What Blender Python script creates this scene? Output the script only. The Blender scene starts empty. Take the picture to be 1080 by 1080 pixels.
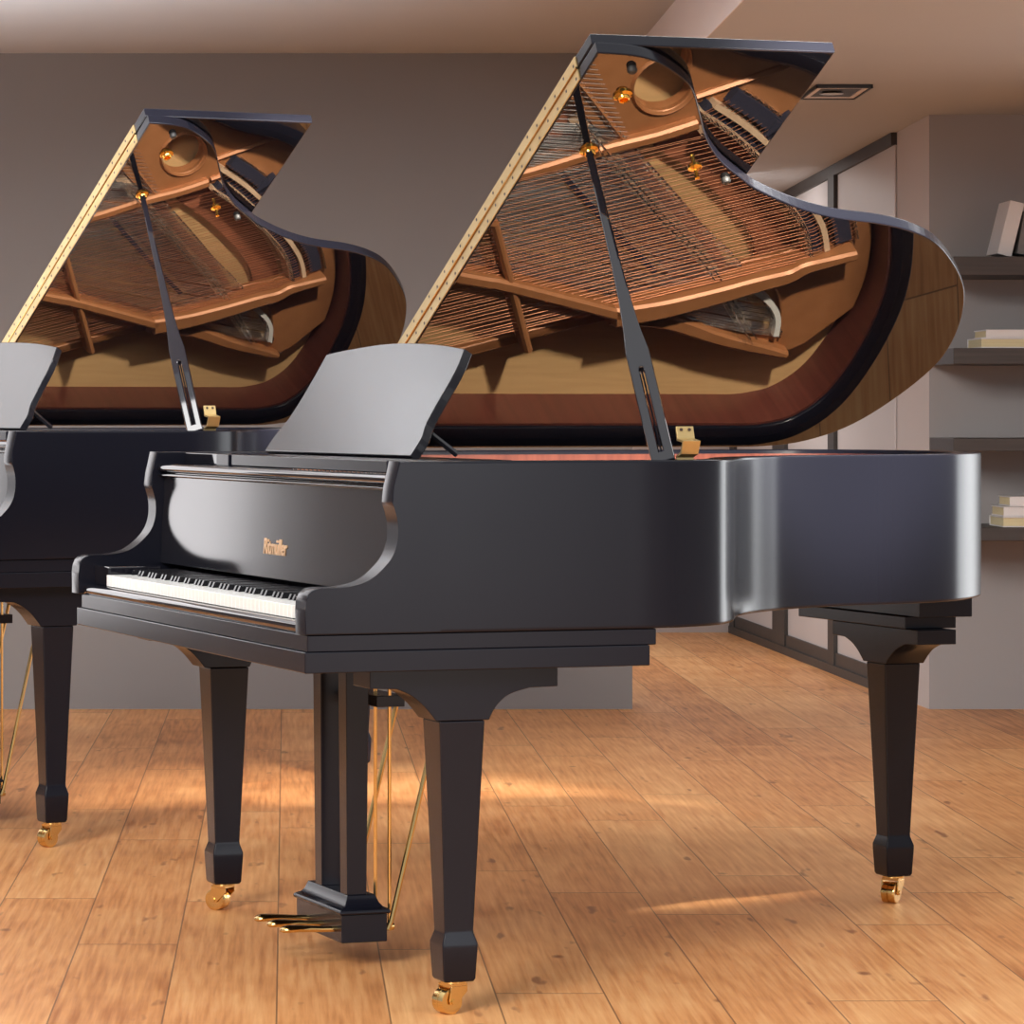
import bpy, bmesh, math, random
from mathutils import Vector, Matrix
random.seed(7)
SC = bpy.context.scene
COL = SC.collection
PI = math.pi

# ------------------------------------------------------------------ materials
def mat(name, col=(.5, .5, .5), rough=.5, metal=0., ior=1.5, coat=0., coat_rough=.03, spec=None):
    m = bpy.data.materials.new(name); m.use_nodes = True
    b = m.node_tree.nodes['Principled BSDF']
    b.inputs['Base Color'].default_value = (*col, 1)
    b.inputs['Roughness'].default_value = rough
    b.inputs['Metallic'].default_value = metal
    b.inputs['IOR'].default_value = ior
    b.inputs['Coat Weight'].default_value = coat
    b.inputs['Coat Roughness'].default_value = coat_rough
    return m

def N(m, t, **kw):
    n = m.node_tree.nodes.new(t)
    for k, v in kw.items():
        if k in n.inputs: n.inputs[k].default_value = v
        else: setattr(n, k, v)
    return n
def LK(m, a, b): m.node_tree.links.new(a, b)
def BS(m): return m.node_tree.nodes['Principled BSDF']

def noisy(m, c1, c2, scale=(1, 1, 1), nscale=5., detail=4., rough_var=None, bump=0.):
    tc = N(m, 'ShaderNodeTexCoord'); mp = N(m, 'ShaderNodeMapping'); mp.inputs['Scale'].default_value = scale
    nz = N(m, 'ShaderNodeTexNoise'); nz.inputs['Scale'].default_value = nscale; nz.inputs['Detail'].default_value = detail
    LK(m, tc.outputs['Object'], mp.inputs['Vector']); LK(m, mp.outputs[0], nz.inputs['Vector'])
    cr = N(m, 'ShaderNodeValToRGB'); cr.color_ramp.elements[0].position = .3; cr.color_ramp.elements[1].position = .7
    cr.color_ramp.elements[0].color = (*c1, 1); cr.color_ramp.elements[1].color = (*c2, 1)
    LK(m, nz.outputs['Fac'], cr.inputs['Fac']); LK(m, cr.outputs[0], BS(m).inputs['Base Color'])
    if bump:
        bp = N(m, 'ShaderNodeBump'); bp.inputs['Strength'].default_value = bump; bp.inputs['Distance'].default_value = .002
        LK(m, nz.outputs['Fac'], bp.inputs['Height']); LK(m, bp.outputs[0], BS(m).inputs['Normal'])
    return m

M = {}
def lacquer(name, col, rough, ior):
    m = mat(name, col, rough, ior=ior)
    nz = N(m, 'ShaderNodeTexNoise'); nz.inputs['Scale'].default_value = 3.
    tc = N(m, 'ShaderNodeTexCoord'); LK(m, tc.outputs['Object'], nz.inputs['Vector'])
    mr = N(m, 'ShaderNodeMapRange'); mr.inputs['To Min'].default_value = rough * .85; mr.inputs['To Max'].default_value = rough * 1.15
    LK(m, nz.outputs['Fac'], mr.inputs['Value']); LK(m, mr.outputs[0], BS(m).inputs['Roughness'])
    return m
BODY = (.0062, .0068, .0120)
M['case'] = lacquer('black_satin_lacquer', BODY, .23, 1.34)
M['gloss'] = lacquer('black_mirror_lacquer', (.008, .008, .012), .035, 1.6)
M['lid'] = lacquer('black_lid_mirror_lacquer', (.006, .006, .009), .012, 1.72)
M['fall'] = lacquer('black_fallboard_lacquer', (.010, .010, .014), .13, 1.7)
M['desk'] = lacquer('black_desk_lacquer', (.008, .008, .011), .16, 1.36)
M['brass'] = noisy(mat('polished_brass', (.85, .58, .22), .16, 1.), (.76, .54, .23), (.70, .47, .18), nscale=9)
M['gold'] = noisy(mat('gold_plated_metal', (.95, .55, .10), .14, 1.), (.98, .60, .13), (.9, .48, .08), nscale=9)
M['hinge'] = noisy(mat('satin_brass_hinge', (.6, .45, .22), .42, .8), (.56, .42, .20), (.48, .35, .15), nscale=20)
M['plate'] = noisy(mat('copper_gold_cast_iron', (.55, .25, .09), .42, .25), (.42, .17, .065), (.36, .14, .05), nscale=30, bump=.08)
M['sound'] = noisy(mat('spruce_soundboard', (.6, .4, .2), .4), (.64, .40, .18), (.56, .34, .15), scale=(2.5, 30, 1), nscale=3)
M['mahog'] = noisy(mat('mahogany_veneer', (.3, .07, .03), .35), (.13, .036, .024), (.08, .02, .014), scale=(60, 60, 1.2), nscale=2)
M['apron'] = noisy(mat('reddish_bridge_wood', (.3, .12, .06), .4), (.34, .12, .06), (.24, .08, .04), scale=(3, 30, 1), nscale=3)
M['bridge'] = noisy(mat('maple_bridge', (.6, .4, .25), .4), (.66, .46, .30), (.55, .36, .22), nscale=40)
M['copper'] = noisy(mat('copper_wound_string', (.85, .34, .16), .28, 1.), (.62, .27, .15), (.50, .20, .10), nscale=50)
M['steel'] = noisy(mat('steel_string', (.8, .78, .74), .22, 1.), (.85, .82, .78), (.7, .68, .64), nscale=50)
M['felt'] = noisy(mat('black_felt', (.012, .012, .025), .9), (.010, .010, .022), (.02, .02, .04), nscale=200, bump=.2)
M['wfelt'] = noisy(mat('white_felt', (.7, .66, .6), .9), (.72, .68, .62), (.6, .56, .5), nscale=200, bump=.2)
M['ivory'] = noisy(mat('white_key_plastic', (.86, .86, .84), .22), (.87, .87, .85), (.84, .84, .82), nscale=4)
M['ebony'] = lacquer('black_key_plastic', (.01, .01, .012), .18, 1.5)
M['rubber'] = noisy(mat('black_rubber', (.01, .01, .01), .6), (.01, .01, .01), (.016, .016, .016), nscale=30)
M['logo'] = noisy(mat('gold_leaf_letters', (.80, .50, .28), .35, .5), (.86, .56, .32), (.76, .48, .27), nscale=100)
M['wall_grey'] = noisy(mat('grey_matt_paint', rough=.9), (.178, .168, .166), (.188, .178, .176), nscale=1.2, bump=.02)
M['wall_light'] = noisy(mat('pale_taupe_paint', rough=.9), (.50, .465, .46), (.53, .49, .485), nscale=1.2, bump=.02)
M['wall_niche'] = noisy(mat('niche_grey_paint', rough=.9), (.285, .268, .268), (.30, .282, .282), nscale=1.2, bump=.02)
M['ceil'] = noisy(mat('ceiling_paint', rough=.9), (.455, .462, .475), (.48, .487, .50), nscale=.8, bump=.01)
M['soffit'] = noisy(mat('soffit_white_paint', rough=.9), (.74, .69, .69), (.78, .73, .73), nscale=.8)
M['darkwood'] = noisy(mat('dark_stained_wood', rough=.5), (.050, .038, .034), (.030, .023, .021), scale=(2, 40, 40), nscale=2)
M['frame'] = noisy(mat('dark_metal_frame', rough=.5), (.030, .026, .024), (.04, .034, .031), nscale=10)
M['panel'] = noisy(mat('frosted_pale_panel', rough=.4), (.55, .515, .51), (.58, .54, .535), nscale=1)
M['paper'] = noisy(mat('book_pages', rough=.8), (.62, .54, .33), (.55, .47, .28), scale=(1, 1, 120), nscale=4)
M['cover'] = noisy(mat('white_book_cover', rough=.5), (.60, .58, .58), (.66, .64, .64), nscale=6)
M['fixture'] = noisy(mat('black_fixture', rough=.5), (.012, .012, .014), (.02, .02, .022), nscale=10)
M['chrome'] = noisy(mat('lamp_reflector', (.8, .76, .7), .3, 1.), (.85, .80, .72), (.7, .66, .6), nscale=10)

def wood_floor():
    m = mat('oak_plank_floor', rough=.42)
    b = BS(m)
    tc = N(m, 'ShaderNodeTexCoord'); sp = N(m, 'ShaderNodeSeparateXYZ'); LK(m, tc.outputs['Object'], sp.inputs[0])
    def MA(op, a, bb=None, c=None):
        n = N(m, 'ShaderNodeMath'); n.operation = op
        for i, v in enumerate((a, bb, c)):
            if v is None: continue
            if isinstance(v, (int, float)): n.inputs[i].default_value = v
            else: LK(m, v, n.inputs[i])
        return n.outputs[0]
    PW, PL = .2, 1.75
    u = MA('DIVIDE', MA('ADD', sp.outputs[0], .0173 + 20 * PW), PW)
    row = MA('FLOOR', u); fu = MA('FRACT', u)
    wn = N(m, 'ShaderNodeTexWhiteNoise'); wn.noise_dimensions = '1D'; LK(m, row, wn.inputs['W'])
    v = MA('ADD', MA('DIVIDE', MA('ADD', sp.outputs[1], 10.), PL), MA('MULTIPLY', wn.outputs['Value'], 7.))
    seg = MA('FLOOR', v); fv = MA('FRACT', v)
    # joints
    du = MA('MINIMUM', fu, MA('SUBTRACT', 1., fu)); dv = MA('MINIMUM', fv, MA('SUBTRACT', 1., fv))
    ju = MA('LESS_THAN', du, .0075); jv = MA('LESS_THAN', dv, .0016)
    joint = MA('MAXIMUM', ju, jv)
    cid = N(m, 'ShaderNodeCombineXYZ'); LK(m, row, cid.inputs[0]); LK(m, seg, cid.inputs[1])
    w2 = N(m, 'ShaderNodeTexWhiteNoise'); w2.noise_dimensions = '3D'; LK(m, cid.outputs[0], w2.inputs['Vector'])
    # grain coordinates, shifted per plank
    off = N(m, 'ShaderNodeVectorMath'); off.operation = 'SCALE'; LK(m, w2.outputs['Color'], off.inputs[0]); off.inputs['Scale'].default_value = 40.
    ad = N(m, 'ShaderNodeVectorMath'); ad.operation = 'ADD'; LK(m, tc.outputs['Object'], ad.inputs[0]); LK(m, off.outputs[0], ad.inputs[1])
    mp = N(m, 'ShaderNodeMapping'); mp.inputs['Scale'].default_value = (1, .09, 1); LK(m, ad.outputs[0], mp.inputs['Vector'])
    big = N(m, 'ShaderNodeTexNoise'); big.inputs['Scale'].default_value = 4.5; big.inputs['Detail'].default_value = 2.; LK(m, mp.outputs[0], big.inputs['Vector'])
    rings = MA('SINE', MA('MULTIPLY', big.outputs['Fac'], 120.))
    mp2 = N(m, 'ShaderNodeMapping'); mp2.inputs['Scale'].default_value = (1, .035, 1); LK(m, ad.outputs[0], mp2.inputs['Vector'])
    fine = N(m, 'ShaderNodeTexNoise'); fine.inputs['Scale'].default_value = 90.; fine.inputs['Detail'].default_value = 5.; LK(m, mp2.outputs[0], fine.inputs['Vector'])
    mot = N(m, 'ShaderNodeTexNoise'); mot.inputs['Scale'].default_value = 3.5; mot.inputs['Detail'].default_value = 3.; LK(m, ad.outputs[0], mot.inputs['Vector'])
    g = MA('ADD', MA('MULTIPLY', rings, .028), MA('ADD', MA('MULTIPLY', fine.outputs['Fac'], .56), MA('ADD', MA('MULTIPLY', mot.outputs['Fac'], .30), MA('ADD', MA('MULTIPLY', w2.outputs['Value'], .17), .05))))
    cr = N(m, 'ShaderNodeValToRGB'); e = cr.color_ramp.elements
    e[0].position = .30; e[0].color = (.36, .115, .028, 1); e[1].position = .78; e[1].color = (.86, .475, .20, 1)
    x = cr.color_ramp.elements.new(.53); x.color = (.66, .290, .102, 1)
    LK(m, g, cr.inputs['Fac'])
    # knots and small dark flecks
    mpk = N(m, 'ShaderNodeMapping'); mpk.inputs['Scale'].default_value = (1, .55, 1); LK(m, ad.outputs[0], mpk.inputs['Vector'])
    vo = N(m, 'ShaderNodeTexVoronoi'); vo.inputs['Scale'].default_value = 5.5; LK(m, mpk.outputs[0], vo.inputs['Vector'])
    kn = N(m, 'ShaderNodeMapRange'); kn.inputs['From Min'].default_value = .035; kn.inputs['From Max'].default_value = .085; kn.inputs['To Min'].default_value = .75; kn.inputs['To Max'].default_value = 0.
    LK(m, vo.outputs['Distance'], kn.inputs['Value'])
    sel = N(m, 'ShaderNodeSeparateColor'); LK(m, vo.outputs['Color'], sel.inputs[0])
    kf = MA('MULTIPLY', kn.outputs[0], MA('GREATER_THAN', sel.outputs[0], .45))
    mx = N(m, 'ShaderNodeMix'); mx.data_type = 'RGBA'; LK(m, kf, mx.inputs[0]); LK(m, cr.outputs[0], mx.inputs[6]); mx.inputs[7].default_value = (.17, .05, .02, 1)
    # short cracks
    mpc = N(m, 'ShaderNodeMapping'); mpc.inputs['Scale'].default_value = (1, .22, 1); LK(m, ad.outputs[0], mpc.inputs['Vector'])
    cn = N(m, 'ShaderNodeTexNoise'); cn.inputs['Scale'].default_value = 22.; cn.inputs['Detail'].default_value = 2.; LK(m, mpc.outputs[0], cn.inputs['Vector'])
    cf = N(m, 'ShaderNodeMapRange'); cf.inputs['From Min'].default_value = .68; cf.inputs['From Max'].default_value = .76; cf.inputs['To Max'].default_value = .7; LK(m, cn.outputs['Fac'], cf.inputs['Value'])
    mc = N(m, 'ShaderNodeMix'); mc.data_type = 'RGBA'; LK(m, cf.outputs[0], mc.inputs[0]); LK(m, mx.outputs[2], mc.inputs[6]); mc.inputs[7].default_value = (.22, .07, .03, 1)
    mj = N(m, 'ShaderNodeMix'); mj.data_type = 'RGBA'; LK(m, MA('MULTIPLY', joint, .72), mj.inputs[0]); LK(m, mc.outputs[2], mj.inputs[6]); mj.inputs[7].default_value = (.10, .045, .025, 1)
    LK(m, mj.outputs[2], b.inputs['Base Color'])
    bp = N(m, 'ShaderNodeBump'); bp.inputs['Strength'].default_value = .12; bp.inputs['Distance'].default_value = .003; LK(m, g, bp.inputs['Height']); LK(m, bp.outputs[0], b.inputs['Normal'])
    return m
M['floor'] = wood_floor()

# ------------------------------------------------------------------ mesh helpers
def link(name, me, parent=None):
    o = bpy.data.objects.new(name, me); COL.objects.link(o)
    if parent is not None: o.parent = parent
    return o
def fin(name, bm, m, parent=None, bevel=0., seg=2, smooth=False, ang=40):
    bmesh.ops.recalc_face_normals(bm, faces=bm.faces)
    me = bpy.data.meshes.new(name); bm.to_mesh(me); bm.free()
    for mm in (m if isinstance(m, (list, tuple)) else [m]): me.materials.append(mm)
    if smooth or bevel:
        for p in me.polygons: p.use_smooth = True
        a = math.radians(ang)
        b2 = bmesh.new(); b2.from_mesh(me)
        for e in b2.edges:
            if len(e.link_faces) == 2 and e.calc_face_angle(0) > a: e.smooth = False
        b2.to_mesh(me); b2.free()
    o = link(name, me, parent)
    if bevel:
        md = o.modifiers.new('bevel', 'BEVEL'); md.width = bevel; md.segments = seg; md.limit_method = 'ANGLE'; md.angle_limit = math.radians(ang)
        md.harden_normals = True
    return o
def box(bm, x0, x1, y0, y1, z0, z1):
    v = [bm.verts.new((x, y, z)) for z in (z0, z1) for x, y in ((x0, y0), (x1, y0), (x1, y1), (x0, y1))]
    for f in ((0, 3, 2, 1), (4, 5, 6, 7), (0, 1, 5, 4), (1, 2, 6, 5), (2, 3, 7, 6), (3, 0, 4, 7)): bm.faces.new([v[i] for i in f])
    return v
def nbox(*a): bm = bmesh.new(); box(bm, *a); return bm
def prism(bm, pts, fn, a, b):
    """pts 2-D outline; fn(u, v, w) -> 3-D; extruded from w=a to w=b"""
    A = [bm.verts.new(fn(u, v, a)) for u, v in pts]; B = [bm.verts.new(fn(u, v, b)) for u, v in pts]
    bm.faces.new(A[::-1]); bm.faces.new(B)
    n = len(pts)
    for i in range(n): bm.faces.new((A[i], A[(i + 1) % n], B[(i + 1) % n], B[i]))
    return A, B
def loft(bm, rings, cap=True, closed=True):
    R = [[bm.verts.new(p) for p in r] for r in rings]; n = len(R[0])
    for a, b in zip(R, R[1:]):
        for i in range(n if closed else n - 1): bm.faces.new((a[i], a[(i + 1) % n], b[(i + 1) % n], b[i]))
    if cap: bm.faces.new(R[0][::-1]); bm.faces.new(R[-1])
    return R
def tube(bm, pts, r, n=8, cap=True):
    pts = [Vector(p) for p in pts]; rings = []; up = None
    for i, p in enumerate(pts):
        t = (pts[min(i + 1, len(pts) - 1)] - pts[max(i - 1, 0)]).normalized()
        if up is None:
            up = Vector((0, 0, 1)) if abs(t.z) < .9 else Vector((1, 0, 0))
        s = t.cross(up).normalized(); up = s.cross(t).normalized()
        rr = r[i] if isinstance(r, (list, tuple)) else r
        rings.append([p + rr * (math.cos(2 * PI * k / n) * s + math.sin(2 * PI * k / n) * up) for k in range(n)])
    loft(bm, rings, cap)
def lathe(bm, prof, mtx, n=24):
    rings = [[mtx @ Vector((r * math.cos(2 * PI * k / n), r * math.sin(2 * PI * k / n), z)) for k in range(n)] for r, z in prof]
    loft(bm, rings)
def spline(P, sub=8):
    out = []
    for i in range(len(P) - 1):
        p0 = P[max(i - 1, 0)]; p1 = P[i]; p2 = P[i + 1]; p3 = P[min(i + 2, len(P) - 1)]
        for k in range(sub):
            t = k / sub
            out.append(tuple(.5 * (2 * b + (c - a) * t + (2 * a - 5 * b + 4 * c - d) * t * t + (3 * b - a - 3 * c + d) * t ** 3) for a, b, c, d in zip(p0, p1, p2, p3)))
    out.append(tuple(P[-1])); return out
def curve2d(name, loops, fn_matrix, depth, bevel, m, parent=None):
    """flat outline with holes, extruded and rounded, then turned into a mesh"""
    cu = bpy.data.curves.new(name, 'CURVE'); cu.dimensions = '2D'; cu.fill_mode = 'BOTH'; cu.extrude = max(depth / 2 - bevel, 0); cu.bevel_depth = bevel; cu.bevel_resolution = 2; cu.offset = -bevel
    for lp in loops:
        s = cu.splines.new('POLY'); s.points.add(len(lp) - 1)
        for i, p in enumerate(lp): s.points[i].co = (p[0], p[1], 0, 1)
        s.use_cyclic_u = True
    t = bpy.data.objects.new('tmp', cu); COL.objects.link(t)
    bpy.context.view_layer.update()
    me = bpy.data.meshes.new_from_object(t.evaluated_get(bpy.context.evaluated_depsgraph_get()))
    bpy.data.objects.remove(t); bpy.data.curves.remove(cu)
    me.transform(fn_matrix); me.name = name; me.materials.clear(); me.materials.append(m)
    for p in me.polygons: p.use_smooth = False
    return link(name, me, parent)
def tag(o, label, cat, group=None, kind=None):
    if label: o['label'] = label
    if cat: o['category'] = cat
    if group: o['group'] = group
    if kind: o['kind'] = kind
    return o
def empty(name, loc=(0, 0, 0), rz=0., sc=(1, 1, 1)):
    o = bpy.data.objects.new(name, None); COL.objects.link(o); o.location = loc; o.rotation_euler = (0, 0, rz); o.scale = sc
    o.empty_display_size = .1
    return o

# ------------------------------------------------------------------ camera (level, lens shifted)
CX, HZ, F, H = 302., 432., 3800., 1.07
cd = bpy.data.cameras.new('camera'); cam = bpy.data.objects.new('camera', cd); COL.objects.link(cam)
cam.location = (0, 0, H); cam.rotation_euler = (PI / 2, 0, 0)
cd.sensor_width = 36; cd.lens = F / 1080 * 36; cd.shift_x = (540 - CX) / 1080; cd.shift_y = (HZ - 540) / 1080
cd.clip_start = .1; cd.clip_end = 100
SC.camera = cam

# ------------------------------------------------------------------ the piano, in its own frame:
# x runs from the keyboard to the tail, y from treble to bass, z up
W = 1.55; ZH = .985; TH = math.radians(28.5); S_, C_ = math.sin(TH), math.cos(TH)
def LID(x, t, off=0.): return Vector((x, W - t * C_ + off * S_, ZH + t * S_ + off * C_))
LIDM = Matrix(((1, 0, 0, 0), (0, -C_, S_, W), (0, S_, C_, ZH), (0, 0, 0, 1)))   # (x, t, off) -> piano

BENT = [(.60, 0), (.66, .0005), (.705, .006), (.765, .028), (.815, .060), (.856, .110), (.888, .160), (.922, .225), (.968, .302), (1.027, .372), (1.091, .428), (1.152, .474), (1.261, .532), (1.361, .567),
        (1.477, .588), (1.568, .620), (1.645, .672), (1.738, .775), (1.798, .870), (1.850, 1.006), (1.872, 1.151), (1.850, 1.30), (1.795, 1.437), (1.712, 1.517), (1.615, 1.547), (1.52, 1.55)]
bent = spline(BENT, 5)
OUT = [(.25, 0.), (.42, 0.)] + bent + [(1.2, W), (.8, W), (.42, W), (.25, W)]
def offset(path, d):
    out = []
    for i, p in enumerate(path):
        a = path[max(i - 1, 0)]; b = path[min(i + 1, len(path) - 1)]
        tx, ty = b[0] - a[0], b[1] - a[1]; L = math.hypot(tx, ty) or 1
        out.append((p[0] - ty / L * d, p[1] + tx / L * d))
    return out

def sweep_wall(bm, path, prof):
    """prof: list of (inward offset, z) closed profile swept along the open path"""
    rings = []
    for i, p in enumerate(path):
        a = path[max(i - 1, 0)]; b = path[min(i + 1, len(path) - 1)]
        tx, ty = b[0] - a[0], b[1] - a[1]; L = math.hypot(tx, ty) or 1
        rings.append([(p[0] - ty / L * d, p[1] + tx / L * d, z) for d, z in prof])
    loft(bm, rings)

def build_piano():
    root = empty('grand_piano')
    # rim ------------------------------------------------
    b = .0025
    bm = bmesh.new()
    sweep_wall(bm, OUT, [(0, .681 + b), (0, .687), (0, .974), (0, .980 - b), (b * .3, .980 - b * .3), (b, .980), (.05 - b, .980), (.05, .980 - b), (.05, .681), (b, .681), (b * .3, .681 + b * .3)])
    rim = fin('rim', bm, M['case'], root, smooth=True, ang=50)
    bm = bmesh.new()
    sweep_wall(bm, offset(OUT, .0), [(.0502, .80), (.0502, .971), (.056, .971), (.056, .80)])
    fin('rim_lining', bm, M['mahog'], rim, smooth=True)['label'] = 'red mahogany lining inside the rim'
    # arms -------------------------------------------------
    A0 = [(.001, .682), (.001, .722), (.0025, .738), (.007, .751), (.018, .760), (.041, .762), (.062, .762), (.086, .7645), (.110, .771), (.129, .782), (.144, .795), (.155, .807), (.1635, .821), (.169, .838),
          (.171, .856), (.170, .876), (.1655, .894), (.160, .910), (.1605, .918), (.164, .935), (.1735, .980)]
    A = A0[:2] + spline(A0[1:18], 3)[1:] + [(.1635, .935), (.1735, .980)]
    A = [(.25, .681)] + [(.001, .681)] + A[1:] + [(.25, .980)]
    for y0, y1 in ((0., .056), (W - .056, W)):
        bm = bmesh.new(); prism(bm, A, lambda u, v, w: (u, w, v), y0, y1)
        es = [e for e in bm.edges if abs(e.verts[0].co.y - e.verts[1].co.y) < 1e-6 and not (e.verts[0].co.x > .249 and e.verts[1].co.x > .249)]
        bmesh.ops.bevel(bm, geom=es, offset=.0025, segments=2, profile=.5, affect='EDGES')
        arm = fin('arm', bm, M['case'], root, smooth=True, ang=35)
        for pz in arm.data.polygons:
            if abs(pz.normal.y) > .99: pz.use_smooth = False
    # key bed boards ------------------------------------------
    bed = fin('key_bed', nbox(0., .648, 0., 1.505, .615, .6515), M['case'], root, bevel=.002)
    fin('key_bed_rail', nbox(.006, .662, .004, 1.488, .6515, .6805), M['case'], bed, bevel=.002)
    # key slip
    prof = [(.012, .6805), (.010, .690), (.013, .697), (.020, .701), (.029, .701), (.029, .681)]
    bm = bmesh.new(); prism(bm, spline(prof[:5], 4) + prof[5:], lambda u, v, w: (u, w, v), .0562, 1.4935)
    fin('key_slip', bm, M['gloss'], root, smooth=True)
    for y0, y1 in ((.0565, .1585), (1.3795, 1.4935)):
        fin('key_block', nbox(.035, .15, y0, y1, .681, .742), M['gloss'], root, bevel=.004)
    # keyboard ---------------------------------------------------
    kb = fin('keyboard', nbox(.034, .19, .160, 1.378, .683, .700), M['darkwood'], root)
    pitch = 1.218 / 52
    wk = bpy.data.meshes.new('white_key'); b2 = nbox(.030, .178, .0006, pitch - .0006, .7015, .725); b2.to_mesh(wk); b2.free(); wk.materials.append(M['ivory'])
    bk = bpy.data.meshes.new('black_key'); b2 = bmesh.new()
    loft(b2, [[(.078, -.0055, .725), (.178, -.0055, .725), (.178, .0055, .725), (.078, .0055, .725)], [(.083, -.0045, .736), (.178, -.0045, .737), (.178, .0045, .737), (.083, .0045, .736)]])
    b2.to_mesh(bk); b2.free(); bk.materials.append(M['ebony'])
    for i in range(52):
        y1 = 1.378 - i * pitch
        o = link('white_key', wk, kb); o.location = (0, y1 - pitch, 0)
        md = o.modifiers.new('bevel', 'BEVEL'); md.width = .0008; md.segments = 1
        if i < 51 and 'ABCDEFG'[i % 7] in 'ACDFG':
            o = link('black_key', bk, kb); o.location = (0, y1 - pitch, 0)
    # fallboard ----------------------------------------------------
    bm = bmesh.new(); prism(bm, [(.180, .744), (.192, .744), (.204, .940), (.190, .940)], lambda u, v, w: (u, w, v), .0575, 1.4925)
    fb = fin('fallboard', bm, M['fall'], root, bevel=.001)
    bm = bmesh.new(); pr = [(.186 + .012 * math.cos(a), .946 + .010 * math.sin(a)) for a in [k * PI / 8 for k in range(16)]]
    prism(bm, pr, lambda u, v, w: (u, w, v), .0575, 1.4925); fin('fallboard_rail', bm, M['gloss'], fb, smooth=True, ang=60)
    bm = bmesh.new(); pr = [(.182 + .008 * math.cos(a), .931 + .004 * math.sin(a)) for a in [k * PI / 6 for k in range(12)]]
    prism(bm, pr, lambda u, v, w: (u, w, v), .0575, 1.4925); fin('fallboard_bead', bm, M['gloss'], fb, smooth=True, ang=60)
    # lettering
    tx = bpy.data.curves.new('lettering', 'FONT'); tx.body = 'Ritmüller'; tx.size = .034; tx.extrude = .0012; tx.offset = .0003; tx.space_character = .98; tx.shear = .1
    t = bpy.data.objects.new('tmp', tx); COL.objects.link(t); bpy.context.view_layer.update()
    me = bpy.data.meshes.new_from_object(t.evaluated_get(bpy.context.evaluated_depsgraph_get())); bpy.data.objects.remove(t)
    xs = [v.co.x for v in me.vertices]; w0 = max(xs) - min(xs); ys = [v.co.y for v in me.vertices]; h0 = max(ys) - min(ys)
    me.transform(Matrix.Diagonal((.142 / w0, .031 / h0, 1, 1)) @ Matrix.Translation((-min(xs), -min(ys), 0)))
    tilt = math.atan2(.010, .196)
    fx = .180 + (.790 - .744) / .196 * .010
    R = Matrix(((0, math.sin(tilt), -math.cos(tilt), fx - .0006), (-1, 0, 0, .786), (0, math.cos(tilt), math.sin(tilt), .790), (0, 0, 0, 1)))
    me.transform(R); me.name = 'lettering'; me.materials.clear(); me.materials.append(M['logo'])
    link('lettering', me, fb)['label'] = 'gold brand lettering on the fallboard'
    # music tray and desk -----------------------------------------
    tray = fin('music_tray', nbox(.20, .44, .137, 1.052, .957, .9795), M['case'], root, bevel=.002)
    fin('tray_block', nbox(.20, .24, 1.072, 1.155, .955, .9795), M['case'], tray, bevel=.002)
    fin('tray_rail', nbox(.235, .44, 1.053, 1.493, .950, .9785), M['gloss'], tray, bevel=.002)
    fin('tray_rail', nbox(.215, .44, .0565, .1365, .957, .9785), M['gloss'], tray, bevel=.002)
    fin('action_cover', nbox(.21, .41, .0565, 1.4935, .80, .935), M['gloss'], root, bevel=.002)
    top = spline([(1.187, .238), (1.079, .247), (.895, .256), (.758, .257), (.563, .250), (.396, .236)], 5)
    rt = spline([(.396, .236), (.378, .2), (.369, .165), (.366, .116), (.358, .070), (.338, .038), (.340, 0.)], 4)
    lf = spline([(1.203, 0.), (1.200, .035), (1.180, .070), (1.174, .116), (1.176, .165), (1.187, .238)], 4)
    outl = top[:-1] + rt[:-1] + [(.340, 0.)] + lf[:-1]
    DM = Matrix(((0, .545, .839, .32), (1, 0, 0, 0), (0, .839, -.545, .985), (0, 0, 0, 1)))
    desk = curve2d('music_desk', [outl], DM @ Matrix.Translation((0, 0, .009)), .018, .002, M['desk'], root)
    for y in (.40, 1.14):
        bm = bmesh.new(); tube(bm, [(.375, y, 1.03), (.435, y, .986)], .006, 6); fin('desk_stay', bm, M['gloss'], desk, smooth=True)
    # soundboard -----------------------------------------------------
    INN = offset(OUT, .054)
    bm = bmesh.new(); prism(bm, INN, lambda u, v, w: (u, v, w), .842, .850)
    sb = fin('soundboard', bm, M['sound'], root); sb['label'] = 'pale spruce soundboard'
    # harp plate -------------------------------------------------------
    tre = [p for p in offset(OUT, .066) if p[1] < 1.25 and p[0] > .5]
    lo = spline([(.66, 1.43), (.768, 1.387), (.901, 1.362), (1.018, 1.324), (1.16, 1.281), (1.225, 1.268), (1.331, 1.277), (1.481, 1.321), (1.600, 1.352), (1.655, 1.350), (1.705, 1.325)], 4)
    outer = [(.43, .075)] + tre + lo[::-1] + [(.56, 1.48), (.43, 1.48)]
    O3 = spline([(.66, 1.00), (.80, .955), (.913, .922), (1.02, .884), (1.094, .858), (1.165, .838), (1.19, .832), (1.205, .810), (1.24, .790), (1.30, .776), (1.36, .772), (1.45, .785), (1.56, .85), (1.65, .94), (1.70, 1.03), (1.66, 1.055), (1.58, 1.09),
                 (1.50, 1.110), (1.35, 1.160), (1.24, 1.19), (1.20, 1.198), (1.10, 1.175), (.93, 1.133), (.84, 1.112), (.66, 1.075)], 3)
    O6 = [(.66, 1.12), (.84, 1.165), (1.02, 1.205), (1.17, 1.240), (1.15, 1.258), (1.0, 1.302), (.88, 1.340), (.66, 1.395)]
    O2 = spline([(1.345, 1.232), (1.45, 1.205), (1.56, 1.172), (1.595, 1.19), (1.615, 1.225), (1.622, 1.262), (1.60, 1.297), (1.50, 1.290), (1.40, 1.262), (1.345, 1.232)], 4)[:-1]
    O4 = [(.66, .42), (.86, .58), (.965, .70), (1.075, .800), (1.05, .825), (.90, .872), (.66, .94)]
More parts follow.
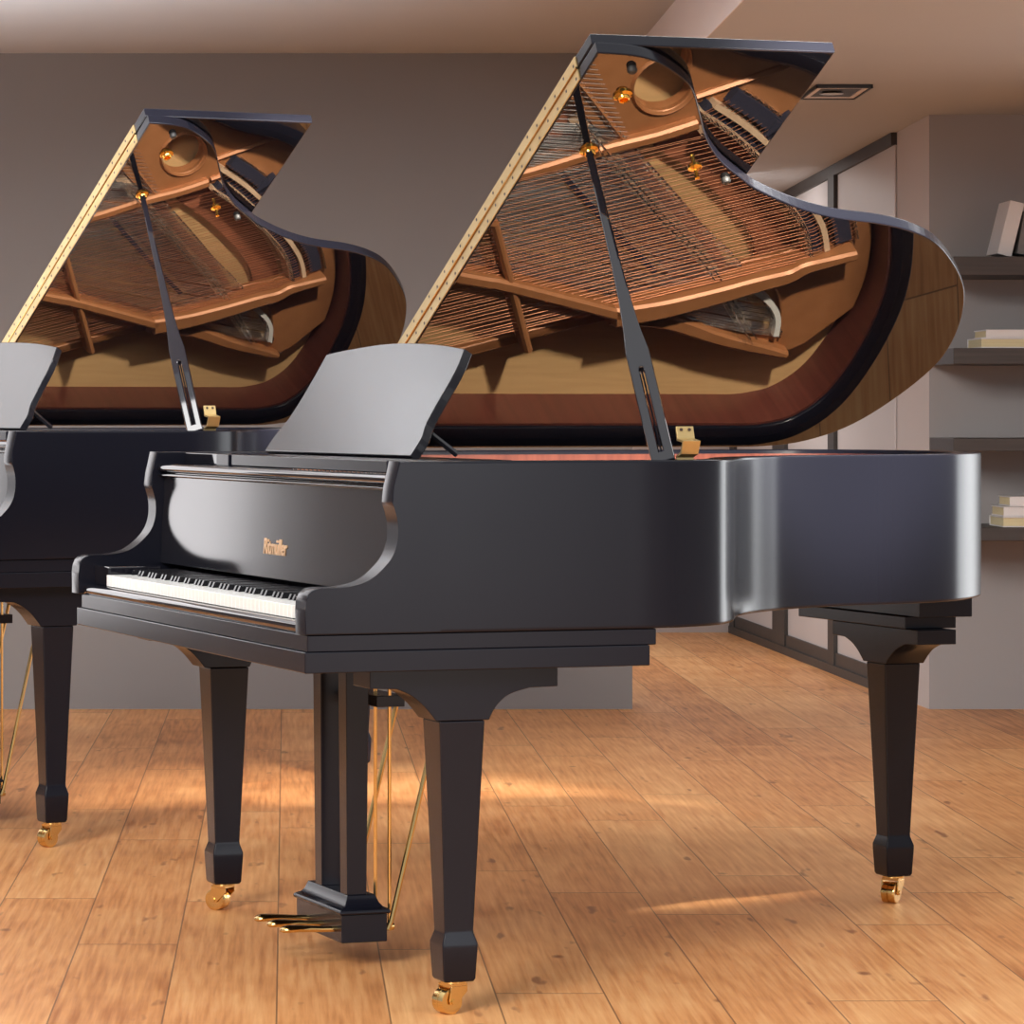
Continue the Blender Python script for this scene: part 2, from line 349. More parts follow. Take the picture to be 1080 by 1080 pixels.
    O5 = spline([(1.37, .70), (1.42, .685), (1.46, .70), (1.44, .725), (1.39, .73), (1.37, .70)], 3)[:-1]
    O1 = [(1.196 + .067 * math.cos(a), .680 + .062 * math.sin(a)) for a in [k * 2 * PI / 32 for k in range(32)]]
    plate = curve2d('harp_plate', [outer, O3, O6, O2, O4, O1], Matrix.Translation((0, 0, .8925)), .018, .005, M['plate'], root)
    plate['label'] = 'copper gold cast iron harp plate'
    def bar(pts, w, z0=.898, z1=.945, name='plate_strut'):
        pts = spline([tuple(p) for p in pts], 5) if len(pts) > 2 else pts
        ws = w if isinstance(w, (list, tuple)) else [w] * len(pts)
        if len(ws) != len(pts): ws = [ws[0] + (ws[-1] - ws[0]) * i / (len(pts) - 1) for i in range(len(pts))]
        rings = []
        for i, p in enumerate(pts):
            a = pts[max(i - 1, 0)]; q = pts[min(i + 1, len(pts) - 1)]
            tx, ty = q[0] - a[0], q[1] - a[1]; L = math.hypot(tx, ty); nx, ny = -ty / L, tx / L; h = ws[i] / 2
            rings.append([(p[0] + nx * s * k, p[1] + ny * s * k, z) for s, k, z in ((-1, h * 1.25, z0), (-1, h, z1 - .006), (-1, h - .006, z1), (1, h - .006, z1), (1, h, z1 - .006), (1, h * 1.25, z0))])
        bm = bmesh.new(); loft(bm, rings); return fin(name, bm, M['plate'], plate, smooth=True, ang=30)
    bar([(.50, 1.075), (.84, 1.137), (.928, 1.153), (1.205, 1.222)], .028, z1=.962)
    bar([(1.195, 1.228), (1.30, 1.207), (1.42, 1.172), (1.52, 1.138), (1.585, 1.118), (1.62, 1.096), (1.67, 1.080), (1.735, 1.060)], [.050, .024], z1=.962)
    bar([(1.20, 1.243), (1.33, 1.256), (1.48, 1.302), (1.60, 1.330), (1.652, 1.342)], [.045, .018], z1=.930)
    bar([(.50, 1.035), (.92, .897), (1.09, .834), (1.20, .800), (1.29, .765)], .026, z1=.922)
    bar([(1.30, .757), (1.42, .707), (1.547, .653)], .013, z1=.914)
    bar([(.80, .50), (1.0, .683), (1.126, .808)], .012, z1=.914)
    bar([(.862, 1.000), (1.010, 1.318)], .018, z1=.958)
    bm = bmesh.new(); k = 32
    rings = [[(1.196 + (r + .0) * math.cos(2 * PI * i / k), .680 + (r - .005) * math.sin(2 * PI * i / k), z) for i in range(k)] for r, z in ((.064, .866), (.070, .905), (.073, .909), (.077, .905), (.079, .899))]
    loft(bm, rings, cap=False); fin('plate_port_ring', bm, M['plate'], plate, smooth=True, ang=60)
    # bridges and aprons -------------------------------------------------
    def board(pts, w, z0, z1, m, name, parent=sb):
        pp = spline(pts, 6); bm = bmesh.new(); a = offset(pp, w / 2); c = offset(pp, -w / 2)
        prism(bm, a + c[::-1], lambda u, v, ww: (u, v, ww), z0, z1); return fin(name, bm, m, parent, smooth=True)
    TB = [(1.02, .775), (1.113, .857), (1.20, .935), (1.271, 1.0), (1.38, 1.09), (1.465, 1.19), (1.545, 1.285)]
    BB = [(1.30, .778), (1.39, .828), (1.468, .883), (1.52, .925), (1.568, .968), (1.61, 1.02), (1.636, 1.078)]
    board([(x - .025, y + .005) for x, y in TB], .125, .8505, .866, M['apron'], 'bridge_apron')
    board([(x - .055, y + .030) for x, y in BB], .085, .8505, .872, M['apron'], 'bridge_apron')
    tb = board(TB, .030, .866, .905, M['bridge'], 'tenor_bridge'); bb = board(BB, .013, .872, .930, M['bridge'], 'bass_bridge')
    board([(x + .018, y - .008) for x, y in BB], .022, .880, .924, M['felt'], 'felt_strip', plate)
    board([(x + .036, y - .016) for x, y in BB], .013, .899, .936, M['bridge'], 'string_rest', plate)
    board([(x + .076, y - .034) for x, y in BB], .038, .880, .925, M['felt'], 'felt_strip', plate)
    board([(1.512, 1.165), (1.575, 1.205), (1.605, 1.245), (1.612, 1.292)], .013, .895, .925, M['wfelt'], 'felt_strip', plate)
    board([(1.50, .80), (1.47, .86), (1.53, .79), (1.50, .86)], .014, .899, .93, M['felt'], 'felt_strip', plate)
    board([(x - .10, y + .045) for x, y in TB[1:5]], .012, .880, .918, M['felt'], 'felt_strip', plate)
    # bridge pins (one mesh on each bridge)
    bm = bmesh.new()
    for P, z, n in ((TB, .905, 44), (BB, .930, 44)):
        pp = spline(P, 20)
        for k in range(n):
            x, y = pp[int(k * (len(pp) - 1) / (n - 1))]
            for dx in ((-.008, .008) if z < .92 else (-.003, .003)):
                q = .0013 if z < .92 else .0012
                box(bm, x + dx - q, x + dx + q, y - q, y + q, z, z + (.042 if z < .92 else .014))
    fin('bridge_pins', bm, M['steel'], tb)['kind'] = 'stuff'
    # strings: individual up to one hundred, the rest as one
    n_str = 0
    def string(p, m, r):
        bm = bmesh.new(); tube(bm, p, r, 5, cap=False); return fin('string', bm, m, plate, smooth=True)
    bbp = spline(BB, 20)
    NB = 46; hp = bmesh.new()
    for k in range(NB):
        x, y = bbp[int(k * (len(bbp) - 1) / (NB - 1))]; s = -.29
        hx, hy = x + .112, y - .040
        string([(.46, y + s * (.46 - x), .942), (x - .014, y + .004, .940), (x + .014, y - .004, .940), (hx, hy, .912)], M['copper'], .0009)
        box(hp, hx - .002, hx + .002, hy - .002, hy + .002, .900, .918)
    tbp = spline(TB, 20)
    NT = 54; extra = bmesh.new()
    for k in range(NT):
        x, y = tbp[int(k * (len(tbp) - 1) / (NT - 1))]; s = .02 + .18 * k / NT
        for j in range(3):
            dy = (j - 1) * .0028
            x2 = min(x + .10 + .0 * k, 1.63); y2 = y + (x2 - x) * .2
            pts = [(.46, y + s * (.46 - x) + dy, .913), (x - .01, y + dy, .913), (x + .01, y + .002 + dy, .913), (x2, y2 + dy, .905)]
            if j == 1: string(pts, M['steel'], .0008)
            else: tube(extra, pts, .0008, 4, cap=False)
        box(hp, x2 - .002, x2 + .002, y2 - .002, y2 + .002, .898, .912)
    for k in range(60):   # treble strings
        y = .12 + .66 * k / 59; xe = .74 + .40 * max(0, (k - 8) / 51)
        tube(extra, [(.46, y - .0, .912), (xe, y + .02, .912)], .0008, 4, cap=False)
    fin('strings', extra, M['steel'], plate)['kind'] = 'stuff'
    fin('hitch_pins', hp, M['steel'], plate)['kind'] = 'stuff'
    bm = bmesh.new()
    for k in range(100):
        for j in range(2):
            lathe(bm, [(.0032, .90), (.0032, .93), (.0022, .931), (.0022, .945)], Matrix.Translation((.455 + .022 * j + .011 * (k % 2), .10 + k * .0135, 0)), 6)
    fin('tuning_pins', bm, M['steel'], plate)['kind'] = 'stuff'
    # lid ------------------------------------------------------------------
    LB = [(.63, 1.544), (.69, 1.541), (.735, 1.531), (.781, 1.508), (.842, 1.461), (.877, 1.417), (.922, 1.338), (.968, 1.260), (1.027, 1.188), (1.091, 1.132), (1.152, 1.085), (1.261, 1.026), (1.361, .990), (1.477, .969),
          (1.568, .937), (1.648, .884), (1.743, .780), (1.805, .683), (1.857, .544), (1.880, .399), (1.857, .250), (1.802, .109), (1.719, .029), (1.62, .002), (1.50, .0)]
    lo_ = spline(LB, 5) + [(.63, 0.)]
    lid = curve2d('lid', [lo_], LIDM @ Matrix.Translation((0, 0, .0125)), .025, .003, M['lid'], root)
    flap = curve2d('lid_flap', [[(.63, 1.530), (1.125, 1.530), (1.125, .02), (.63, .02)]], LIDM @ Matrix.Translation((0, 0, .0125 + .028)), .024, .003, M['lid'], lid)
    for o0, o1 in ((.0015, .0235), (.0295, .0515)):
        bm = bmesh.new(); prism(bm, [(.6275, .10), (.6298, .10), (.6298, 1.455), (.6275, 1.455)], lambda u, v, w: LID(u, v, w), o0, o1); hg = fin('hinge_leaf', bm, M['hinge'], lid)
        bm = bmesh.new()
        for k in range(27):
            tt = .13 + k * .0505; oc = (o0 + o1) / 2 + (.003 if k % 2 else -.003)
            box(bm, .6268, .6276, tt - .0025, tt + .0025, oc - .0025, oc + .0025)
        bm.transform(LIDM); fin('hinge_screws', bm, M['darkwood'], hg)
    bm = bmesh.new(); tube(bm, [LID(.6275, .10, .0265), LID(.6275, 1.455, .0265)], .0028, 8); fin('hinge_knuckle', bm, M['brass'], lid, smooth=True)
    dn = LIDM.to_3x3() @ Vector((0, 0, -1))
    for o_ in (lid, flap):
        o_.data.materials.append(M['case'])
        for pz in o_.data.polygons:
            if abs(pz.normal.dot(dn)) < .9: pz.material_index = 1
    # cups, peg, bumpers on the underside of the lid
    for x, t, pg in ((.735, 1.219, 0), (.732, 1.410, 0), (.978, 1.167, 1)):
        bm = bmesh.new(); mt = LIDM @ Matrix.Translation((x, t, 0)) @ Matrix.Diagonal((1, 1, -1, 1))
        if pg: prof = [(.014, 0), (.014, .003), (.009, .006), (.004, .007), (.004, .022), (.005, .026), (.001, .028)]
        else: prof = [(.0185, 0), (.0185, .003), (.012, .006), (.011, .012), (.010, .013), (.0075, .012), (.006, .004), (.0005, .003)]
        lathe(bm, prof, mt, 24); fin('prop_cup' if not pg else 'lid_peg', bm, M['gold'], lid, smooth=True, ang=50)['label'] = 'small gold fitting under the lid'
    for x, t in ((.715, 1.500), (1.060, 1.128)):
        bm = bmesh.new(); lathe(bm, [(.009, 0), (.0095, .007), (.007, .011), (.001, .012)], LIDM @ Matrix.Translation((x, t, 0)) @ Matrix.Diagonal((1, 1, -1, 1)), 16); fin('lid_bumper', bm, M['rubber'], lid, smooth=True)
    # lid prop -----------------------------------------------------------
    P0 = Vector((.692, .036, .972)); P1 = LID(.735, 1.219, -.008); ax = (P1 - P0); L = ax.length; ax.normalize()
    wd = (Vector((.80, -.60, 0)) - ax * ax.dot(Vector((.80, -.60, 0)))).normalized(); nd = wd.cross(ax).normalized()
    PM = Matrix(((wd.x, ax.x, nd.x, P0.x), (wd.y, ax.y, nd.y, P0.y), (wd.z, ax.z, nd.z, P0.z), (0, 0, 0, 1)))
    side = [(0., .021), (.31, .0215), (.35, .0205), (.40, .0165), (.48, .0125), (.58, .0098), (.72, .0082), (1., .0065)]
    sp = spline([(s * L, w) for s, w in side], 4)
    ol = [(w, s) for s, w in sp] + [(-w, s) for s, w in sp[::-1]]
    slot = [(.0042 * math.cos(a), .30 * L - .012 + .0042 * math.sin(a)) for a in [k * PI / 6 for k in range(7)]] + [(-.0042, .03 * L), (.0042, .03 * L)]
    pr = curve2d('lid_prop', [ol, slot], PM, .022, .003, M['gloss'], root)
    bm = bmesh.new(); tube(bm, [PM @ Vector((0, .02, 0)), PM @ Vector((0, .29 * L, 0))], .0018, 6); fin('inner_prop_stick', bm, M['gloss'], pr, smooth=True)
    # lock bracket -------------------------------------------------------
    bm = bmesh.new()
    prism(bm, [(.052, .955), (.049, .955), (.049, .984), (.030, .990), (.020, 1.014), (.045, 1.018), (.052, 1.040), (.056, 1.038), (.049, 1.014), (.026, 1.011), (.034, .994), (.052, .987)], lambda u, v, w: (w, u, v), .722, .756)
    lk = fin('lid_lock_bracket', bm, M['hinge'], root, bevel=.0006); lk['label'] = 'gold folding bracket beside the prop'
    bm = bmesh.new()
    for x in (.731, .747): tube(bm, [(x, .0475, 1.034), (x, .0530, 1.0345)], .0028, 8)
    fin('bracket_screws', bm, M['darkwood'], lk)
    # legs ----------------------------------------------------------------
    def ring(cx, cy, w, z): h = w / 2; return [(cx - h, cy - h, z), (cx + h, cy - h, z), (cx + h, cy + h, z), (cx - h, cy + h, z)]
    BR = [(.138, .6148), (.138, .582), (.188, .580)] + spline([(.188, .580), (.215, .568), (.240, .548), (.262, .522)], 4)[1:] + [(.362, .522)] + spline([(.362, .522), (.375, .545), (.400, .566), (.440, .577)], 4)[1:] + [(.493, .578), (.493, .6148)]
    def leg(cx, cy, rot, bracket):
        bm = bmesh.new()
        loft(bm, [ring(cx, cy, .086, .5215), ring(cx, cy, .085, .51), ring(cx, cy, .055, .150), ring(cx, cy, .0555, .144), ring(cx, cy, .067, .126), ring(cx, cy, .0672, .118), ring(cx, cy, .061, .064), ring(cx, cy, .055, .058)])
        lg = fin('leg', bm, M['case'], root, bevel=.003)
        bm = bmesh.new(); bracket(bm); fin('leg_bracket', bm, M['case'], lg, bevel=.0015, ang=35)
        # caster
        R = Matrix.Translation((cx, cy, 0)) @ Matrix.Rotation(rot, 4, 'Z')
        bm = bmesh.new()
        lathe(bm, [(.024, .0535), (.024, .058)], R, 20)
        for s in (-1, 1):
            prism(bm, [(-.020, .050), (.016, .050), (.016, .040), (-.008, .018), (-.022, .018), (-.024, .026)], lambda u, v, w: R @ Vector((u, w, v)), s * .018 - .0015, s * .018 + .0015)
        bm2 = bmesh.new(); box(bm2, -.020, .016, -.019, .019, .0490, .0540); bm2.transform(R)
        me = bpy.data.meshes.new('t'); bm2.to_mesh(me); bm2.free(); bm.from_mesh(me); bpy.data.meshes.remove(me)
        ca = fin('caster', bm, M['brass'], lg, bevel=.0006); ca['label'] = 'polished brass caster'
        bm = bmesh.new(); Wm = R @ Matrix.Translation((-.015, 0, .023)) @ Matrix.Rotation(PI / 2, 4, 'X')
        lathe(bm, [(.012, -.0150), (.017, -.0156), (.0225, -.0148), (.023, -.013), (.023, -.0016), (.021, -.0004), (.021, .0004), (.023, .0016), (.023, .013), (.0225, .0148), (.017, .0156), (.012, .0150)], Wm, 28)
        lathe(bm, [(.005, -.022), (.005, .022)], Wm, 12)
        fin('caster_wheel', bm, M['brass'], lg, smooth=True, ang=50)
    leg(.312, .098, math.radians(17), lambda bm: prism(bm, BR, lambda u, v, w: (u, w, v), .053, .142))
    leg(.3175, 1.478, math.radians(-50), lambda bm: prism(bm, BR, lambda u, v, w: (u, w, v), 1.434, 1.523))
    RB = [(.945, .602), (.945, .571), (1.000, .569)] + spline([(1.000, .569), (1.040, .556), (1.065, .541), (1.088, .5215)], 4)[1:] + [(1.192, .5215)] + spline([(1.192, .5215), (1.215, .541), (1.245, .558), (1.280, .569)], 4)[1:] + [(1.337, .571), (1.337, .602)]
    leg(1.736, 1.140, math.radians(42), lambda bm: prism(bm, RB, lambda u, v, w: (w, u, v), 1.690, 1.782))
    bm = bmesh.new(); box(bm, 1.690, 1.812, 1.000, 1.505, .602, .628); bs = fin('tail_beam', bm, M['case'], root, bevel=.0015)
    bm = bmesh.new(); box(bm, 1.700, 1.826, .955, 1.46, .6285, .6805); fin('beam_riser', bm, M['case'], bs, bevel=.0015)
    fin('belly_beam', nbox(.67, .74, .10, 1.45, .685, .84), M['gloss'], root)
    # pedal lyre ------------------------------------------------------------
    bm = bmesh.new(); box(bm, .285, .378, .623, .893, .050, .104)
    ly = fin('pedal_lyre', bm, M['case'], root, bevel=.002)
    cx, cy = .3315, .758
    def rr(hx, hy, z): return [(cx - hx, cy - hy, z), (cx + hx, cy - hy, z), (cx + hx, cy + hy, z), (cx - hx, cy + hy, z)]
    bm = bmesh.new(); loft(bm, [rr(.050, .140, .104), rr(.052, .142, .108), rr(.050, .140, .113), rr(.040, .130, .117), rr(.034, .124, .124), rr(.030, .120, .134), rr(.028, .118, .139)])
    fin('lyre_moulding', bm, M['case'], ly, bevel=.0015)
    for y0 in (.640, .790):
        bm = bmesh.new(); loft(bm, [ring(.324, y0 + .025, .040, .138), ring(.324, y0 + .025, .047, .576)]); fin('lyre_post', bm, M['case'], ly, bevel=.002)
    fin('lyre_head', nbox(.282, .362, .600, 1.060, .576, .6148), M['case'], ly, bevel=.002)
    fin('lyre_cross_bar', nbox(.366, .424, .650, .860, .497, .519), M['case'], ly, bevel=.0015)
    for k, y in enumerate((.655, .735, .815)):
        bm = bmesh.new(); rings = []
        for s, w, h, z in ((0, .008, .006, .074), (.3, .009, .006, .075), (.50, .0105, .0065, .0765), (.68, .014, .007, .078), (.86, .0165, .0075, .078), (.95, .014, .006, .077), (.99, .007, .003, .076), (1., .002, .001, .0755)):
            x = .290 - s * .118
            rings.append([(x, y + w * math.cos(a), z + h * math.sin(a)) for a in [j * PI / 5 for j in range(10)]])
        loft(bm, rings); fin('pedal', bm, M['brass'], ly, smooth=True, ang=60)['label'] = 'polished brass pedal'
        bm = bmesh.new(); tube(bm, [(.394, y, .066), (.394, y, .606)], .0038, 8); fin('pedal_rod', bm, M['brass'], ly, smooth=True)
        bm = bmesh.new(); tube(bm, [(.370, y, .074), (.402, y, .074)], .0075, 10); fin('rod_foot', bm, M['brass'], ly, smooth=True)
    for y in (.640, .876):
        bm = bmesh.new(); tube(bm, [(.385, y, .070), (.392, y, .085), (.522, y, .612)], .0052, 8); fin('lyre_brace', bm, M['brass'], ly, smooth=True)
    return root

piano = build_piano()
piano.location = (19.5 / 3800 * 6.2, 6.2, 0); piano.rotation_euler.z = math.atan2(1265, 3800)
tag(piano, 'nearer and larger black grand piano with raised lid, whole in view, keyboard facing left', 'piano', 'black grand pianos with raised lids')

def kids(o): return [c for c in bpy.data.objects if c.parent == o]
def copy_tree(o, parent=None, depth=0):
    c = o.copy(); COL.objects.link(c); c.parent = parent
    for ch in tree.get(o.name, []): copy_tree(ch, c)
    return c
tree = {}
for o in list(bpy.data.objects):
    if o.parent: tree.setdefault(o.parent.name, []).append(o)
p2 = copy_tree(piano)
p2.location = (-.798, 8.610, 0); p2.rotation_euler.z = .4569; p2.scale = (.9476, .9476, 1.0387)
tag(p2, 'black grand piano behind the nearer one, cut off by the left edge of the photo', 'piano', 'black grand pianos with raised lids')

# ------------------------------------------------------------------ the room
def struct(name, bm, m, parent=None, **kw):
    o = fin(name, bm, m, parent, **kw)
    if parent is None: o['kind'] = 'structure'
    return o
YB = 12.87; XC = 1.236
struct('floor', nbox(-9, 8, -3, 17.5, -.1, 0), M['floor'])
struct('wall_left', nbox(-9, XC, YB, YB + .25, 0, 2.6), M['wall_grey'])
struct('wall_back', nbox(.9, 2.4, 17.3, 17.5, 0, 2.6), M['wall_light'])
struct('wall_niche', nbox(2.296, 8, YB, YB + .2, 0, 2.6), M['wall_niche'])
# side wall of the passage: from the niche corner back to the far wall
bm = bmesh.new(); a = (2.296, YB); c = (2.149, 17.3)
def sidex(y): return a[0] + (y - a[1]) * (c[0] - a[0]) / (c[1] - a[1])
prism(bm, [(sidex(YB), YB), (sidex(17.31), 17.31), (sidex(17.31) + .12, 17.31), (sidex(YB) + .12, YB + .001)], lambda u, v, w: (u, v, w), 0, 2.3)
struct('wall_right', bm, M['wall_light'])
def ceil_r(y): return 2.123 + .0165 * (12.87 - y) if y < 12.87 else 2.123 - .033 * (y - 12.87)
def ceil_l(y): return 2.343 + .0157 * (12.87 - y)
bm = bmesh.new(); prism(bm, [(8.4, ceil_r(8.4)), (YB, ceil_r(YB)), (17.3, ceil_r(17.3)), (17.3, 2.62), (8.4, 2.62)], lambda u, v, w: (w, u, v), XC, 8); struct('ceiling_right', bm, M['ceil'])
bm = bmesh.new(); prism(bm, [(8.4, ceil_l(8.4)), (YB, ceil_l(YB)), (YB, 2.62), (8.4, 2.62)], lambda u, v, w: (w, u, v), -9, XC - .004); struct('ceiling_left', bm, M['ceil'])
bm = bmesh.new(); prism(bm, [(8.4, ceil_r(8.4)), (YB, ceil_r(YB)), (YB, ceil_l(YB)), (8.4, ceil_l(8.4))], lambda u, v, w: (w, u, v), XC - .004, XC - .0005); struct('trim_1', bm, M['soffit'])

# sliding door wall in the passage
def on_side(y0, y1, z0, z1, t0, t1, zf=None):
    bm = bmesh.new(); pts = [(sidex(y0) - t1, y0), (sidex(y1) - t1, y1), (sidex(y1) - t0, y1), (sidex(y0) - t0, y0)]
    A = [bm.verts.new((x, y, z0)) for x, y in pts]; B = [bm.verts.new((x, y, zf(y) if zf else z1)) for x, y in pts]
    bm.faces.new(A[::-1]); bm.faces.new(B)
    for i in range(4): bm.faces.new((A[i], A[(i + 1) % 4], B[(i + 1) % 4], B[i]))
    return bm
def ypx(px):   # depth along the side wall seen at this direction
    k = (px - CX) / F; s = (c[0] - a[0]) / (c[1] - a[1]); return (a[0] - s * a[1]) / (k - s)
door = struct('door_1', on_side(ypx(946), 17.28, 0.0, .035, .0, .03), M['frame'])
top_in = lambda y: ceil_r(y) - .045
bm = on_side(ypx(946), 17.28, 0, 0, .0, .022)
for v in bm.verts: v.co.z = ceil_r(v.co.y) - (.047 if v.co.z == 0 and v.index < 4 else .001)
bm.verts.ensure_lookup_table()
for i, v in enumerate(bm.verts): v.co.z = ceil_r(v.co.y) - (.047 if i < 4 else .001)
struct('top_rail', bm, M['frame'], door)
ys = [ypx(p) for p in (946, 882, 827, 778)]
for p0, p1 in ((879, 885.5), (820, 833), (774.5, 779)):
    struct('door_post', on_side(ypx(p1), ypx(p0), .035, 0, .0, .024, zf=top_in), M['frame'], door)
for y0, y1 in zip(ys, ys[1:]):
    pn = struct('door_panel', on_side(y0, y1, .035, 0, .002, .008, zf=top_in), M['panel'], door)
    struct('panel_rail', on_side(y0, y1, .035, .085, .008, .018), M['frame'], door)

# recessed ceiling light
def onceil(x, y, d=0): return (x, y, ceil_r(y) - d)
cl = empty('ceiling_light', onceil(1.835, 12.03)); tag(cl, 'square black framed recessed downlight in the ceiling right of the tall piano lid', 'ceiling light')
def cquad(x0, x1, y0, y1, d0, d1):
    bm = bmesh.new(); pts = [(x0, y0), (x1, y0), (x1, y1), (x0, y1)]
    A = [bm.verts.new(onceil(x, y, d0)) for x, y in pts]; B = [bm.verts.new(onceil(x, y, d1)) for x, y in pts]
    bm.faces.new(A); bm.faces.new(B[::-1])
    for i in range(4): bm.faces.new((A[i], A[(i + 1) % 4], B[(i + 1) % 4], B[i]))
    for v in bm.verts: v.co -= Vector(cl.location)
    return bm
X0, X1, Y0, Y1 = 1.742, 1.928, 11.84, 12.22
bm = bmesh.new()
fr = cquad(X0, X1, Y0, Y1, .001, .007); fin('housing', fr, M['fixture'], cl)
for args in ((X0, X1, Y0, Y0 + .012), (X0, X1, Y1 - .012, Y1), (X0, X0 + .006, Y0, Y1), (X1 - .006, X1, Y0, Y1)): fin('outer_frame', cquad(*args, .007, .013), M['fixture'], cl)
for args in ((X0 + .008, X1 - .008, Y0 + .016, Y0 + .05), (X0 + .008, X1 - .008, Y1 - .04, Y1 - .016), (X0 + .008, X0 + .024, Y0 + .05, Y1 - .04), (X1 - .024, X1 - .008, Y0 + .05, Y1 - .04)): fin('inner_frame', cquad(*args, .007, .010), M['soffit'], cl)
bm = bmesh.new(); lathe(bm, [(.028, -.003), (.040, -.009), (.036, -.010), (.020, -.004)], Matrix.Translation((-.015, .0, -.004)), 20); fin('reflector', bm, M['chrome'], cl, smooth=True)

# shelves ----------------------------------------------------------------
def zpx(y, d): return H - (y - HZ) / F * d
YS = 12.41
shelf_def = [(270.5, 290, 'uppermost dark wood floating shelf carrying the leaning white book'), (367, 384, 'dark wood floating shelf second from the top, under two stacked books'),
             (462.5, 476, 'dark wood floating shelf third from the top, standing empty'), (556.5, 570.5, 'lowest dark wood floating shelf, under a stack of three books')]
tops = []
for y0, y1, lb in shelf_def:
    z1, z0 = zpx(y0, YS), zpx(y1, YS); tops.append(z1)
    o = fin('floating_shelf', nbox(2.298, 4.6, YS, YB - .001, z0, z1), M['darkwood'], bevel=.002)
    tag(o, lb, 'shelf', 'dark floating shelves in the niche')
def book(name_label, x0, x1, y0, y1, z0, th, lean=None, cover=M['cover'], pages='side'):
    b = empty('book', (x0, y0, z0)); tag(b, name_label, 'book', 'books on the shelves')
    w, d = x1 - x0, y1 - y0; c_ = .004
    bm = bmesh.new(); box(bm, 0, w, 0, d, 0, c_); box(bm, 0, w, 0, d, th - c_, th)
    if pages == 'front': box(bm, 0, w, d - c_, d, c_, th - c_)
    else: box(bm, 0, w, 0, c_, c_, th - c_)
    fin('cover', bm, cover, b, bevel=.0008)
    bm = bmesh.new(); box(bm, .003, w - .006, .0045, d - .0045, c_ + .0002, th - c_ - .0002); fin('pages', bm, M['paper'], b)
    return b
def xpx(px, d): return (px - CX) / F * d
d1 = YS + .04
book('long white book lying flat on top of the pair on the second shelf', xpx(1040, d1), xpx(1118, d1), d1, d1 + .22, tops[1] + .0352, .029)
book('wide white book lying flat at the bottom of the pair on the second shelf', xpx(1034, d1), xpx(1125, d1), d1 - .01, d1 + .24, tops[1] + .0005, .0345, pages='front')
book('white book on top of the stack of three on the lowest shelf', xpx(1065, d1), xpx(1125, d1), d1, d1 + .2, tops[3] + .0722, .034)
book('white book in the middle of the stack of three on the lowest shelf', xpx(1058, d1), xpx(1120, d1), d1 - .01, d1 + .21, tops[3] + .0372, .034)
book('thick paged book at the bottom of the stack of three on the lowest shelf', xpx(1056.5, d1), xpx(1126, d1), d1 - .02, d1 + .22, tops[3] + .0005, .036, pages='front')
for px0, ang, lb, hh, cv in ((1050, 14, 'white book leaning on the uppermost shelf, in front of a darker one', .19, M['cover']), (1071, 10, 'dark grey book leaning behind the white one on the uppermost shelf', .15, M['wall_grey'])):
    b = empty('book', (xpx(px0, 12.5), 12.47, tops[0] + .013)); tag(b, lb, 'book', 'books on the shelves')
    b.rotation_euler.y = math.radians(ang)
    bm = bmesh.new(); box(bm, 0, .004, 0, .2, 0, hh); box(bm, .046, .05, 0, .2, 0, hh); box(bm, .004, .046, 0, .004, 0, hh); fin('cover', bm, cv, b, bevel=.001)
    bm = bmesh.new(); box(bm, .0045, .0455, .0045, .195, .004, hh - .004); fin('pages', bm, M['cover'], b)

# ------------------------------------------------------------------ light
def area(name, loc, tgt, sx, sy, power, col=(1, 1, 1), spread=180):
    l = bpy.data.lights.new(name, 'AREA'); l.shape = 'RECTANGLE'; l.size = sx; l.size_y = sy; l.energy = power; l.color = col; l.spread = math.radians(spread)
    o = bpy.data.objects.new(name, l); COL.objects.link(o); o.location = loc
    o.rotation_euler = (Vector(tgt) - Vector(loc)).to_track_quat('-Z', 'Y').to_euler(); return o
def P(x, y, z):
    return piano.matrix_basis @ Vector((x, y, z))
area('key_lamp', (-3.2, -.6, 4.2), (-.3, 7.0, 0), 2.6, 2.6, 800, (1, .95, .88))
area('left_softbox', (-2.05, 10.75, 1.22), (.1, 6.9, 1.1), 1.15, 1.6, 15, (1, .98, 1.0))
area('right_softbox', (4.4, 10.4, 1.3), (1.3, 7.2, .9), 2.0, 2.2, 50, (.95, .98, 1.0))
area('side_softbox', (4.9, 0.2, 1.4), (.3, 6.3, .9), 1.3, 2.2, 34, (.93, .96, 1))
area('ceiling_fill', (-2.1, 9.7, .5), (-2.0, 9.9, 2.4), .7, .7, 120, (.95, .97, 1), 115)  # added fill out of view, brightens the left ceiling and its reflection in the desk
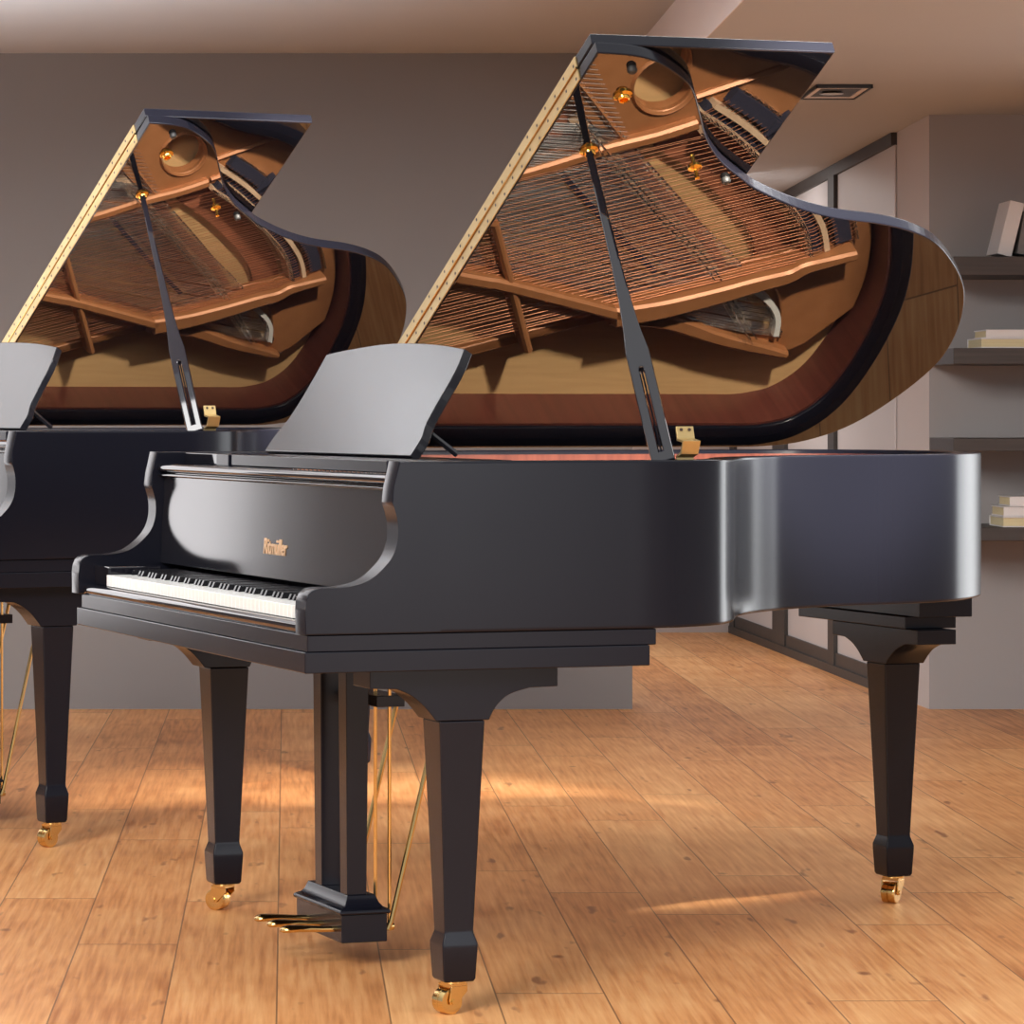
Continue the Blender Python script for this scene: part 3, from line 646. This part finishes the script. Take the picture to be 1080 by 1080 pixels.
area('wall_fill', (1.0, 8.2, 2.6), (.5, 12.9, .8), 5.0, .5, 145, (1, .98, .97), 110)  # added fill above the frame, lifts the back wall; no fixture there
def spot(name, loc, tgt, power, ang, blend, r, col):
    l = bpy.data.lights.new(name, 'SPOT'); l.energy = power; l.spot_size = math.radians(ang); l.spot_blend = blend; l.shadow_soft_size = r; l.color = col
    o = bpy.data.objects.new(name, l); COL.objects.link(o); o.location = loc
    o.rotation_euler = (Vector(tgt) - Vector(loc)).to_track_quat('-Z', 'Y').to_euler(); return o
spot('harp_spot', P(1.25, -1.55, 2.72), P(1.25, 1.14, .9), 3000, 21.5, .4, .09, (1, .90, .76))
spot('harp_spot', p2.matrix_basis @ Vector((1.25, -1.5, 2.7)), p2.matrix_basis @ Vector((1.25, 1.14, .9)), 3000, 21.5, .4, .09, (1, .90, .76))
area('passage_fill', (1.50, 15.0, 1.85), (2.1, 15.2, .6), .4, 1.5, 16, (1, .95, .92))  # added fill hidden behind the lid, brightens the passage and door panels

w = bpy.data.worlds.new('world'); SC.world = w; w.use_nodes = True
bg = w.node_tree.nodes['Background']
wt = w.node_tree; tc = wt.nodes.new('ShaderNodeTexCoord'); sx = wt.nodes.new('ShaderNodeSeparateXYZ'); cr = wt.nodes.new('ShaderNodeValToRGB')
wt.links.new(tc.outputs['Generated'], sx.inputs[0]); wt.links.new(sx.outputs[2], cr.inputs[0]); wt.links.new(cr.outputs[0], bg.inputs[0]); bg.inputs[1].default_value = 1.
e = cr.color_ramp.elements; e[0].position = 0.; e[0].color = (.40, .41, .46, 1); e[1].position = .8; e[1].color = (1.25, 1.25, 1.25, 1)
q = e.new(.30); q.color = (.55, .54, .56, 1)
SC.view_settings.view_transform = 'Standard'; SC.view_settings.look = 'None'; SC.view_settings.gamma = 1; SC.view_settings.exposure = 0
SC.view_settings.use_curve_mapping = False
SC.cycles.max_bounces = 8; SC.cycles.glossy_bounces = 6; SC.cycles.diffuse_bounces = 4
SC.cycles.use_denoising = True
SC.cycles.sample_clamp_indirect = 6
